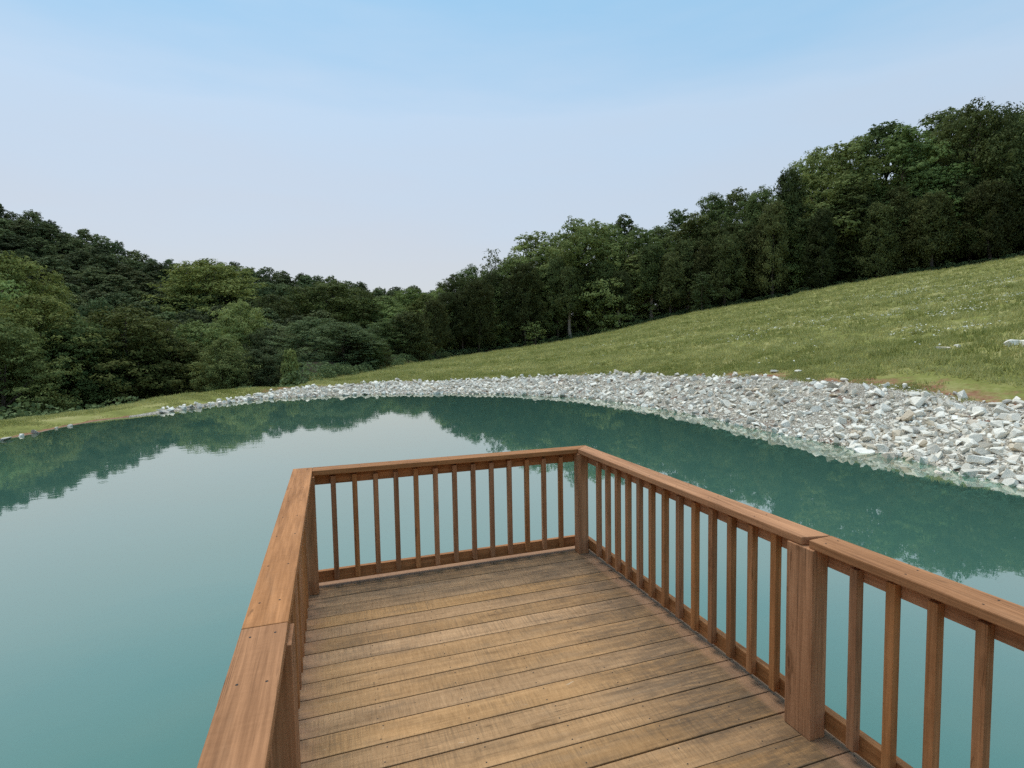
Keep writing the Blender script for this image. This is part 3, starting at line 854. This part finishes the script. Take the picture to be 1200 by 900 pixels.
    ('leafy',-91.48,170.66,6.24,4.44,'hill'),('leafy',-84.49,168.09,6.09,5.62,'hill'),('leafy',-79.24,166.22,6.9,4.86,'hill'),('leafy',-73.85,164.43,9.08,4.25,'hill'),
    ('leafy',-68.19,162.4,9.33,5.83,'hill'),('leafy',-62.76,160.33,8.33,5.72,'hill'),('leafy',-57.61,158.66,11.09,4.56,'hill'),('leafy',-52.31,156.72,11.08,4.67,'hill'),
    ('leafy',-46.62,154.52,9.42,4.77,'hill'),('leafy',-41.65,152.76,9.39,5.89,'hill'),('leafy',-36.77,151.06,9.47,5.51,'hill'),('leafy',-31.11,149.25,11.4,5.08,'hill'),
    ('leafy',-26.32,147.62,11.7,5.89,'hill'),('leafy',-20.51,145.64,11.7,4.95,'hill'),('leafy',-14.43,143.64,12.82,4.53,'hill'),('leafy',-8.32,141.43,11.13,5.61,'hill'),
    ('leafy',-2.77,139.64,12.32,5.11,'hill'),('leafy',2.85,137.67,11.27,5.01,'hill'),('leafy',9.01,135.58,10.44,4.26,'hill'),('leafy',13.75,133.86,8.51,5.72,'hill'),
    ('leafy',18.61,132.18,7.36,4.56,'hill'),('leafy',-95.55,145.18,4.58,4.58,'hill'),('leafy',-89.37,143.1,6.17,4.3,'hill'),('leafy',-83.19,140.91,6.83,4.59,'hill'),
    ('leafy',-77.42,138.93,8.24,5.26,'hill'),('leafy',-71.88,136.94,8.71,5.41,'hill'),('leafy',-67.12,135.25,9.38,4.53,'hill'),('leafy',-62.1,133.37,8.75,4.55,'hill'),
    ('leafy',-56.69,131.61,11.15,5.41,'hill'),('leafy',-51.77,129.71,9.85,4.63,'hill'),('leafy',-47.07,128.04,10.24,4.64,'hill'),('leafy',-42.61,126.5,11.54,4.69,'hill'),
    ('leafy',-37.8,124.73,10.9,5.34,'hill'),('leafy',-33.31,123.08,10.15,4.59,'hill'),('leafy',-28.2,121.41,11.12,3.93,'hill'),('leafy',-23.09,119.74,12.1,4.6,'hill'),
    ('leafy',-18.73,118.32,12.65,4.7,'hill'),('leafy',-13.74,116.56,11.82,4.1,'hill'),('leafy',-8.89,114.85,10.69,5.23,'hill'),('leafy',-3.35,113.07,11.42,4.46,'hill'),
    ('leafy',1.64,111.21,8.71,4.82,'hill'),('leafy',7.2,109.35,7.8,4.02,'hill'),('leafy',13.05,107.4,6.65,4.88,'hill'),('leafy',-83.45,121.6,6.16,3.47,'hill'),
    ('leafy',-78.18,119.88,8.34,3.33,'hill'),('leafy',-72.89,118.02,8.76,3.49,'hill'),('leafy',-68.37,116.51,10.3,3.33,'hill'),('leafy',-64.39,115.02,9.75,3.96,'hill'),
    ('leafy',-60.21,113.5,9.73,3.8,'hill'),('leafy',-55.99,112.03,10.54,3.43,'hill'),('leafy',-51.52,110.47,11.4,3.81,'hill'),('leafy',-47.86,109.23,12.55,3.76,'hill'),
    ('leafy',-43.54,107.61,11.62,3.89,'hill'),('leafy',-39.12,106.09,12.77,3.18,'hill'),('leafy',-35.0,104.53,11.18,3.21,'hill'),('leafy',-30.97,103.07,10.44,3.79,'hill'),
    ('leafy',-27.34,101.85,10.72,3.26,'hill'),('leafy',-23.71,100.69,11.43,3.39,'hill'),('leafy',-19.61,99.25,10.82,3.44,'hill'),('leafy',-14.86,97.7,11.48,4.25,'hill'),
    ('leafy',-10.74,96.25,10.2,4.29,'hill'),('leafy',-6.15,94.77,10.13,4.32,'hill'),('leafy',-2.55,93.46,8.5,3.22,'hill'),('leafy',1.35,92.2,8.26,3.97,'hill'),
    ('leafy',5.22,90.83,6.37,3.44,'hill'),
]

# ------------------------------------------------------------------ trees
def leaf_quads(P, Nrm, size, aspect, r, along=None):
    """Diamond leaves at P facing Nrm; returns verts and quads."""
    n = len(P)
    Nrm = Nrm / np.linalg.norm(Nrm, axis=1, keepdims=True)
    a = r.normal(size=(n, 3)) if along is None else along + r.normal(size=(n, 3)) * .25
    u = np.cross(Nrm, a); u /= np.linalg.norm(u, axis=1, keepdims=True) + 1e-9
    v = np.cross(u, Nrm)
    s = size[:, None]
    V = np.stack([P + v * s, P + u * s * aspect, P - v * s * .8, P - u * s * aspect], 1).reshape(-1, 3)
    F = np.arange(4 * n).reshape(n, 4)
    return V, F


def leafy_crown(seed, nlobes, nleaf, size, shape='dome', R=2.5):
    """Crown of a tree 10 m tall and R in radius: round clumps of leaves around an uneven envelope."""
    r = np.random.default_rng(seed)
    C, Rl = [], []
    z0 = r.uniform(.05, .12)
    for i in range(nlobes):
        t = (i + r.uniform(0, 1)) / nlobes
        z = z0 + (1 - z0) * t ** .85
        if shape == 'dome': env = max(.12, math.sin(math.pi * min(1, .2 + .8 * t)) ** .6)
        else: env = max(.15, math.sin(math.pi * min(1, .3 + .68 * t)) ** .5)
        a = i * 2.39996 + r.normal(0, .35)
        rad = R * env * math.sqrt(r.uniform(.2, 1)) * r.uniform(.7, 1.0) * (1 + .22 * math.sin(2 * a + seed) + .12 * math.sin(3 * a + 2 * seed))
        lr = r.uniform(.15, .43) * R * (.65 + .45 * env) * (1.15 if R < 3 else 1.0)
        C.append((rad * math.cos(a), rad * math.sin(a), 10 * z - lr * .75))
        Rl.append(lr)
    C = np.array(C); Rl = np.array(Rl)
    # every clump carries smaller sprays of leaves on its outside, with gaps between them
    nsub = 26
    q = r.normal(size=(nlobes, nsub, 3)); q[..., 2] += .45
    q /= np.linalg.norm(q, axis=-1, keepdims=True)
    reach = r.uniform(.72, 1.12, (nlobes, nsub, 1))
    SC = C[:, None, :] + q * Rl[:, None, None] * reach * np.array([1.1, 1.1, .85])
    SR = Rl[:, None] * r.uniform(.16, .36, (nlobes, nsub))
    SC = SC.reshape(-1, 3); SR = SR.ravel(); q = q.reshape(-1, 3)
    w = SR ** 2 / np.sum(SR ** 2)
    k = r.choice(nlobes * nsub, nleaf, p=w)
    d = r.normal(size=(nleaf, 3)); d /= np.linalg.norm(d, axis=1, keepdims=True)
    P = SC[k] + d * (SR[k] * r.uniform(.2, 1.05, nleaf) ** .6)[:, None] * np.array([1.15, 1.15, .6])
    inner = r.random(nleaf) < .1                      # a few leaves fill the inside of the clump
    P[inner] = C[k[inner] // nsub] + d[inner] * (Rl[k[inner] // nsub] * .7)[:, None]
    nr = q[k] * .55 + d * .6 + r.normal(size=d.shape) * .25 + np.array([0, 0, .45])
    k_lobe = k // nsub
    st = r.uniform(0, 1, nlobes * nsub)
    s = size * r.uniform(.6, 1.35, nleaf)
    V, F = leaf_quads(P, nr, s, .6, r)
    lt = r.uniform(0, 1, nlobes)
    tint = np.clip(lt[k_lobe] * .35 + st[k] * .25 + r.uniform(0, .22, nleaf) + .1, 0, 1)
    return np_mesh('crown', V, F, False, np.repeat(tint, 4)), C


def cedar_crown(seed, nleaf, size, fat=1.0, base=.06):
    """Juniper crown 10 m tall, 2.5 m in radius: upswept sprays on a ragged cone or column."""
    r = np.random.default_rng(seed)
    nb = 260
    t = r.uniform(0, 1, nb) ** .9
    ph = r.uniform(0, 6.28, nb)
    prof = lambda q: 2.5 * np.clip(np.minimum(1.0, .62 + 2.6 * q) * (1 - q) ** (.62 / fat), .03, None)
    lean = .8 + .3 * np.sin(ph * 2 + seed) + r.normal(0, .1, nb)
    rad = prof(t) * np.clip(lean, .5, 1.2) * r.uniform(.55, 1.0, nb)
    z = base * 10 + (10 - base * 10) * t
    B = np.stack([rad * np.cos(ph), rad * np.sin(ph), z - .3], 1)
    out = np.stack([np.cos(ph), np.sin(ph), np.full(nb, .9)], 1)
    k = r.integers(0, nb, nleaf)
    L = r.uniform(0, 1, nleaf)
    spread = .34 * (1.05 - L * .75)
    P = B[k] + out[k] * (L * r.uniform(.45, .8, nleaf))[:, None] * np.array([.75, .75, 1.05]) + r.normal(size=(nleaf, 3)) * spread[:, None] * np.array([1, 1, .75])
    P[:, 2] = np.maximum(P[:, 2], base * 5)
    along = out[k] + np.array([0, 0, .5])
    nr = np.stack([np.cos(ph[k]), np.sin(ph[k]), np.full(nleaf, .3)], 1) + r.normal(size=(nleaf, 3)) * .6
    V, F = leaf_quads(P, nr, size * r.uniform(.6, 1.4, nleaf), .42, r, along)
    tint = np.clip(r.uniform(0, 1, nb)[k] * .5 + r.uniform(0, .4, nleaf) + L * .15, 0, 1)
    return np_mesh('crown', V, F, False, np.repeat(tint, 4))


def tube(bm, pts, radii, seg=7):
    rings = []
    for i, (p, rad) in enumerate(zip(pts, radii)):
        p = Vector(p)
        d = (Vector(pts[min(i + 1, len(pts) - 1)]) - Vector(pts[max(i - 1, 0)])).normalized()
        q = d.to_track_quat('Z', 'Y')
        rings.append([bm.verts.new(p + q @ Vector((math.cos(a) * rad, math.sin(a) * rad, 0))) for a in np.linspace(0, 2 * math.pi, seg, endpoint=False)])
    for a, b in zip(rings[:-1], rings[1:]):
        for i in range(seg):
            bm.faces.new((a[i], a[(i + 1) % seg], b[(i + 1) % seg], b[i])).smooth = True
    bm.faces.new(rings[-1])


def trunk_mesh(seed, lobes=None, top=9.0, rad=.2, nlimb=9):
    r = random.Random(seed)
    bm = bmesh.new()
    pts, x, y = [], 0., 0.
    for i in range(8):
        z = -.6 + (top + .6) * i / 7
        pts.append((x, y, z)); x += r.uniform(-.14, .14); y += r.uniform(-.14, .14)
    tube(bm, pts, [rad * (1.35 if i == 0 else 1.0) * (1 - i / 7.6) for i in range(8)])
    if lobes is not None:
        pick = sorted(r.sample(range(len(lobes)), min(nlimb, len(lobes))))
        for j in pick:
            c = lobes[j]
            zs = max(1.0, c[2] - 1.0 - .55 * math.hypot(c[0], c[1]))
            i = min(6, int((zs + .6) / (top + .6) * 7))
            s = Vector(pts[i]); e = Vector(c)
            m = s.lerp(e, .5) + Vector((0, 0, -.15))
            tube(bm, [s, m, e], [rad * .42, rad * .28, rad * .08], 5)
    bm.normal_update()
    me = bpy.data.meshes.new('trunk'); bm.to_mesh(me); bm.free()
    me.materials.append(M_BARK)
    return me


LEAFY, WIDE, HILLY = [], [], []
for i_ in range(5):
    cm, lobes = leafy_crown(40 + i_, 40 + 4 * (i_ % 3), 24000, .095, ('dome', 'broad', 'dome', 'broad', 'dome')[i_])
    cm.materials.append(M_LEAF)
    LEAFY.append((cm, trunk_mesh(60 + i_, lobes), 2.5))
for i_ in range(4):
    cm, lobes = leafy_crown(50 + i_, 56 + 6 * (i_ % 3), 42000, .105, ('dome', 'broad', 'dome', 'broad')[i_], 4.4)
    cm.materials.append(M_LEAF)
    WIDE.append((cm, trunk_mesh(70 + i_, lobes, 8.5, .26, 14), 4.4))
for i_ in range(4):
    cm, lobes = leafy_crown(80 + i_, 40, 15000, .15, ('dome', 'broad', 'dome', 'dome')[i_], 3.6)
    cm.materials.append(M_HILL)
    HILLY.append((cm, trunk_mesh(90 + i_, lobes, nlimb=4), 3.6))


FRESH = []
SHADE_CROWN = WIDE[1][0].copy(); SHADE_CROWN.materials.clear(); SHADE_CROWN.materials.append(M_HILL)  # darker leaf colour stands in for the shade between crowns behind the dam
SHADE_CROWN = (SHADE_CROWN, WIDE[1][1], 4.4)
for cm, tm, R_ in (WIDE[0], WIDE[2], LEAFY[0]):
    fm = cm.copy(); fm.materials.clear(); fm.materials.append(M_FRESH)
    FRESH.append((fm, tm, R_))


def leafy_for(h, w, i, fresh=False):
    if fresh: return FRESH[2] if w / h < .3 else FRESH[i % 2]
    return WIDE[i % 4] if w / h > .3 else LEAFY[i % 5]


CEDAR = []
for i_ in range(5):
    cm = cedar_crown(120 + i_, 15000, .125, (1.3, 1.9, 1.5, 1.2, 2.2)[i_], (.04, .1, .2, .06, .14)[i_])
    cm.materials.append(M_CEDAR)
    CEDAR.append((cm, trunk_mesh(130 + i_, None, 9.4, .19)))
cm = cedar_crown(139, 13000, .125, 1.8, .36); cm.materials.append(M_CEDAR)
tm = trunk_mesh(139, None, 9.4, .3); tm.materials.clear(); tm.materials.append(M_BARK_PALE)
OPEN_CEDAR = (cm, tm)
cm = cedar_crown(140, 16000, .26, 1.25, .015); cm.materials.append(M_CONE)
CONE = (cm, trunk_mesh(141, None, 8.5, .2))
cm, lobes = leafy_crown(150, 20, 4200, .11, 'broad'); cm.materials.append(M_LEAF)
SPARSE = (cm, trunk_mesh(151, lobes, 9.3, .14, 18))
cm, lobes = leafy_crown(160, 30, 5200, .16, 'dome'); cm.materials.append(M_PALE)
SAPLING = (cm, trunk_mesh(161, lobes, 8.5, .12, 8))
cm, lobes = leafy_crown(170, 18, 1500, .17, 'broad'); cm.materials.append(M_LEAF)
PALE = (cm, trunk_mesh(171, lobes, 8.5, .14, 10))

ORD = ['first', 'second', 'third', 'fourth', 'fifth', 'sixth', 'seventh', 'eighth', 'ninth', 'tenth', 'eleventh', 'twelfth', 'thirteenth', 'fourteenth', 'fifteenth', 'sixteenth',
       'seventeenth', 'eighteenth', 'nineteenth', 'twentieth']
ORD += ['twenty-' + o for o in ORD[:9]] + ['thirtieth'] + ['thirty-' + o for o in ORD[:9]] + ['fortieth'] + ['forty-' + o for o in ORD[:9]]


def plant_tree(name, proto, x, y, h, w, label, cat, group, rz, sink=.1):
    t = empty(name, (x, y, float(ground(x, y)) - sink))
    t.rotation_euler = (0, 0, rz)
    R_ = proto[2] if len(proto) > 2 else 2.5
    t.scale = (w / R_, w / R_, (h + sink) / 10)
    tag(t, label, cat, group)
    link('trunk', proto[1], t)
    link('crown', proto[0], t)
    return t


def bearing(x, y):
    return math.atan2(x - CAM.x, y - CAM.y)


# the trees behind the dam, in the order one meets them from the left edge of the view
LEFT_EDGE = YAW - math.atan(.947)
front_in = sorted(bearing(t[1], t[2]) for t in TREES if t[5] == 'front' and bearing(t[1], t[2]) > LEFT_EDGE)
front_out = sorted((bearing(t[1], t[2]) for t in TREES if t[5] == 'front' and bearing(t[1], t[2]) <= LEFT_EDGE), reverse=True)


def front_label(x, y):
    b = bearing(x, y)
    if b > LEFT_EDGE: return f'bushy green tree just behind the grassy dam, {ORD[front_in.index(b)]} counting from the left edge'
    return f'bushy green tree behind the dam, {ORD[front_out.index(b)]} beyond the left edge of the view'


count = {}
for i_, (kind, x, y, h, w, where) in enumerate(TREES):
    rz = (i_ * 2.4) % 6.28
    n = count.get((kind, where), 0); count[(kind, where)] = n + 1
    if where == 'sky':
        plant_tree('leafy_tree', leafy_for(h, w * 1.95, i_ * 5 + i_ // 4), x, y, h * 1.02, w * 1.95, f'tall leafy tree rising behind the cedars, {ORD[n]} from the valley end of the skyline', 'tree', 'leafy trees behind the cedars', rz)
    elif where == 'mid':
        plant_tree('leafy_tree', leafy_for(h, w * 1.35, i_ * 3 + 1), x, y, h, w * 1.35, f'lower leafy tree showing among the cedars, {ORD[n]} from the valley end', 'tree', 'leafy trees among the cedars', rz)
    elif where == 'edge':
        plant_tree('cedar_tree', OPEN_CEDAR if n in (9, 10, 11, 12, 14, 16) else CEDAR[(i_ * 2 + i_ // 3) % 5], x, y, h, w * 1.45, f'dark green cedar along the meadow edge, {ORD[n]} from the valley end', 'tree', 'cedars along the meadow edge', rz)
    elif where == 'valley':
        lab = ['small pale green juniper at the valley end, taller of a close pair', 'small pale green juniper at the valley end, uphill one of a close pair',
               'broad dark conical cedar standing alone at the valley end of the meadow', 'smallest juniper on the dam side of the pale pair'][n]
        plant_tree('cedar_tree', CEDAR[(n * 2 + 1) % 5], x, y, h, w * 1.1, lab, 'tree', 'junipers at the valley end', rz)
    elif where == 'front':
        plant_tree('leafy_tree', SHADE_CROWN if n in (9, 12, 19, 20, 23) else leafy_for(h, w * 1.45, i_ * 5 + 2, n in (1, 2, 5, 7, 11, 15, 16)), x, y, h, w * 1.45, front_label(x, y), 'tree', 'leafy trees behind the dam', rz)
    elif where in ('hill', 'ridge'):
        plant_tree('hillside_tree', HILLY[(i_ * 3 + i_ // 5) % 4], x, y, h * 1.04, w * 1.15, 'dark leafy tree in the wood that covers the far hillside' if where == 'hill' else 'dark leafy tree on the skyline ridge of the far wooded hill', 'tree', 'trees of the hillside wood' if where == 'hill' else 'trees on the ridge of the far hill', rz)
    elif where == 'sparse':
        plant_tree('leafy_tree', SPARSE, x, y, h, w * 1.3, 'thin open-crowned tree sticking up above the cedars, branches against the sky', 'tree', None, rz)
    elif where == 'sapling':
        plant_tree('sapling', SAPLING, x, y, h, w * .95, 'bright green young tree standing alone in front of the dark cedars', 'tree', None, rz)
    elif where == 'pale':
        plant_tree('sapling', PALE, x, y, h, w * .95, 'low pale thin sapling in front of the dark cedars near the valley', 'tree', None, rz)
    elif where == 'shrub':
        plant_tree('conical_shrub', CONE, x, y, h * .96, w * 1.25, 'neat cone-shaped green shrub standing alone behind the dam', 'shrub', None, rz)


# undergrowth along the foot of the wood: one tangled mass
def along_edge(n, th_lo, th_hi, d_lo, d_hi):
    th = rng.uniform(th_lo, th_hi, n)
    d = look(_ED, th) + rng.uniform(d_lo, d_hi, n)
    R_ = look(_SH, th) + d
    return POND[0] + R_ * np.cos(th), POND[1] + R_ * np.sin(th)


PX, PY, PZ, PS = [], [], [], []
for (n, a, b, lo, hi, hmax) in ((600, .2, 1.62, 1.6, 8, .9), (420, 1.66, 2.8, 2.5, 12, 1.5)):
    bx, by = along_edge(n, a, b, lo, hi)
    bh = rng.uniform(.25, 1, n) * hmax
    for x, y, z, h in zip(bx, by, ground(bx, by), bh):
        m = int(110 + 120 * h)
        d = rng.normal(size=(m, 3)); d /= np.linalg.norm(d, axis=1, keepdims=True)
        PX.append(x + d[:, 0] * h * 1.1); PY.append(y + d[:, 1] * h * 1.1); PZ.append(z + np.abs(d[:, 2]) * h); PS.append(np.full(m, .07 + .03 * h))
P = np.stack([np.concatenate(PX), np.concatenate(PY), np.concatenate(PZ)], 1)
S_ = np.concatenate(PS)
nr = rng.normal(size=P.shape) * .7 + np.array([0, 0, .8])
V, F = leaf_quads(P, nr, S_ * rng.uniform(.6, 1.4, len(P)), .6, rng)
me = np_mesh('undergrowth', V, F, False, np.repeat(rng.uniform(0, .8, len(P)), 4))
tag(link('undergrowth', me, None, M_HILL), 'tangled low undergrowth along the foot of the wood', 'undergrowth', None, 'stuff')

# ------------------------------------------------------------------ meadow grass
def meadow_points(n, th_lo, th_hi, near):
    th = rng.uniform(th_lo, th_hi, n)
    lo = look(_BD, th) * np.where(th > 1.8, .25, .97); hi = look(_ED, th) + np.where((th > 1.4) & (th < 1.78), 4.5, 1.2)
    u = rng.uniform(0, 1, n) ** near
    d = lo + (hi - lo) * u
    R_ = look(_SH, th) + d
    return POND[0] + R_ * np.cos(th), POND[1] + R_ * np.sin(th), d - lo


gx, gy, gd = [np.concatenate(q) for q in zip(meadow_points(38000, -.35, 1.72, 2.2), meadow_points(24000, -.1, 1.5, 1.0), meadow_points(9000, 1.66, 2.75, 1.0))]
gn = np.sin(gx * 1.7 + 1.5 * np.sin(gy * 1.1)) * np.sin(gy * 1.9 + 1.2 * np.sin(gx * .8)) + .6 * np.sin(gx * .45 + gy * .3)
keep = ~((gd < 1.3) & (gn + rng.uniform(-.4, .4, len(gx)) > .25)) & ~(rng.uniform(0, 1, len(gx)) < np.clip(gn * .35, 0, .5))
gx, gy, gd, gn = gx[keep], gy[keep], gd[keep], gn[keep]
NB = 7
tx = np.repeat(gx, NB) + rng.normal(0, .08, len(gx) * NB)
ty = np.repeat(gy, NB) + rng.normal(0, .08, len(gx) * NB)
tz = ground(tx, ty)
n = len(tx)
th_t, r_t = polar(tx, ty)
short = np.where((th_t > 1.66), .45, 1.0) * np.clip(.35 + np.repeat(gd, NB) * .25, .35, 1.0)
far = np.clip(np.repeat(gd, NB) / 30, 0, 1)
hgt = rng.uniform(.07, .2, n) * short * (1 + .5 * far) * np.repeat(rng.uniform(.7, 1.35, len(gx)), NB)
wid = rng.uniform(.010, .024, n) * (1 + 1.2 * far)
a = rng.uniform(0, 6.28, n); la = rng.uniform(0, 6.28, n); lean = hgt * rng.uniform(.15, .75, n)
B0 = np.stack([tx - wid * np.cos(a), ty - wid * np.sin(a), tz - .01], 1)
B1 = np.stack([tx + wid * np.cos(a), ty + wid * np.sin(a), tz - .01], 1)
B2 = np.stack([tx + lean * np.cos(la), ty + lean * np.sin(la), tz + hgt], 1)
V = np.stack([B0, B1, B2], 1).reshape(-1, 3)
F = np.arange(3 * n).reshape(n, 3)
tint = np.clip(np.repeat(.5 + .3 * gn + rng.normal(0, .16, len(gx)), NB) + rng.normal(0, .12, n), 0, 1)
tag(link('meadow_grass', np_mesh('meadow_grass', V, F, False, np.repeat(tint, 3)), None, M_GRASS), 'green and straw-coloured grass on the meadow slope and dam', 'grass', None, 'stuff')

# white wild flowers in drifts
drifts = [(45.8, 30.9, 1.8, 150), (45.7, 29.7, 1.2, 80), (45.1, 23.3, 2, 130), (31.3, 14.6, 1.3, 90), (35.5, 20, 1.5, 80), (28.7, 18.5, 1, 70), (27.6, 22.8, 1, 60), (26.5, 13.8, .8, 60),
          (21, 12.1, .5, 40), (21.3, 10, .6, 50), (21, 21.7, .8, 40), (43.9, 33.5, 1.8, 70), (25.3, 24.2, .8, 30), (46.4, 22.4, 2, 90), (59.4, 37.3, 2.6, 90), (20.8, 39.8, 1.5, 25), (20.3, 30.6, 1.4, 25),
          (32, 22, 9, 160), (24, 34, 8, 80), (16, 12, 3, 25), (50, 34, 9, 120)]
fx = np.concatenate([rng.normal(x, s, n_) for x, y, s, n_ in drifts]); fy = np.concatenate([rng.normal(y, s * .8, n_) for x, y, s, n_ in drifts])
fz = ground(fx, fy) + rng.uniform(.14, .36, len(fx))
sel = rng.random(len(fx)) < .85; fx, fy, fz = fx[sel], fy[sel], fz[sel]
P = np.repeat(np.stack([fx, fy, fz], 1), 3, 0) + rng.normal(size=(len(fx) * 3, 3)) * np.array([.04, .04, .012])
V, F = leaf_quads(P, rng.normal(size=P.shape) * .35 + np.array([0, 0, 1.]), rng.uniform(.016, .04, len(P)), .9, rng)
tag(link('wild_flowers', np_mesh('wild_flowers', V, F, False, np.repeat(rng.uniform(0, 1, len(P)), 4)), None, M_FLOWER), 'white wild flowers in drifts on the upper meadow', 'flowers', None, 'stuff')
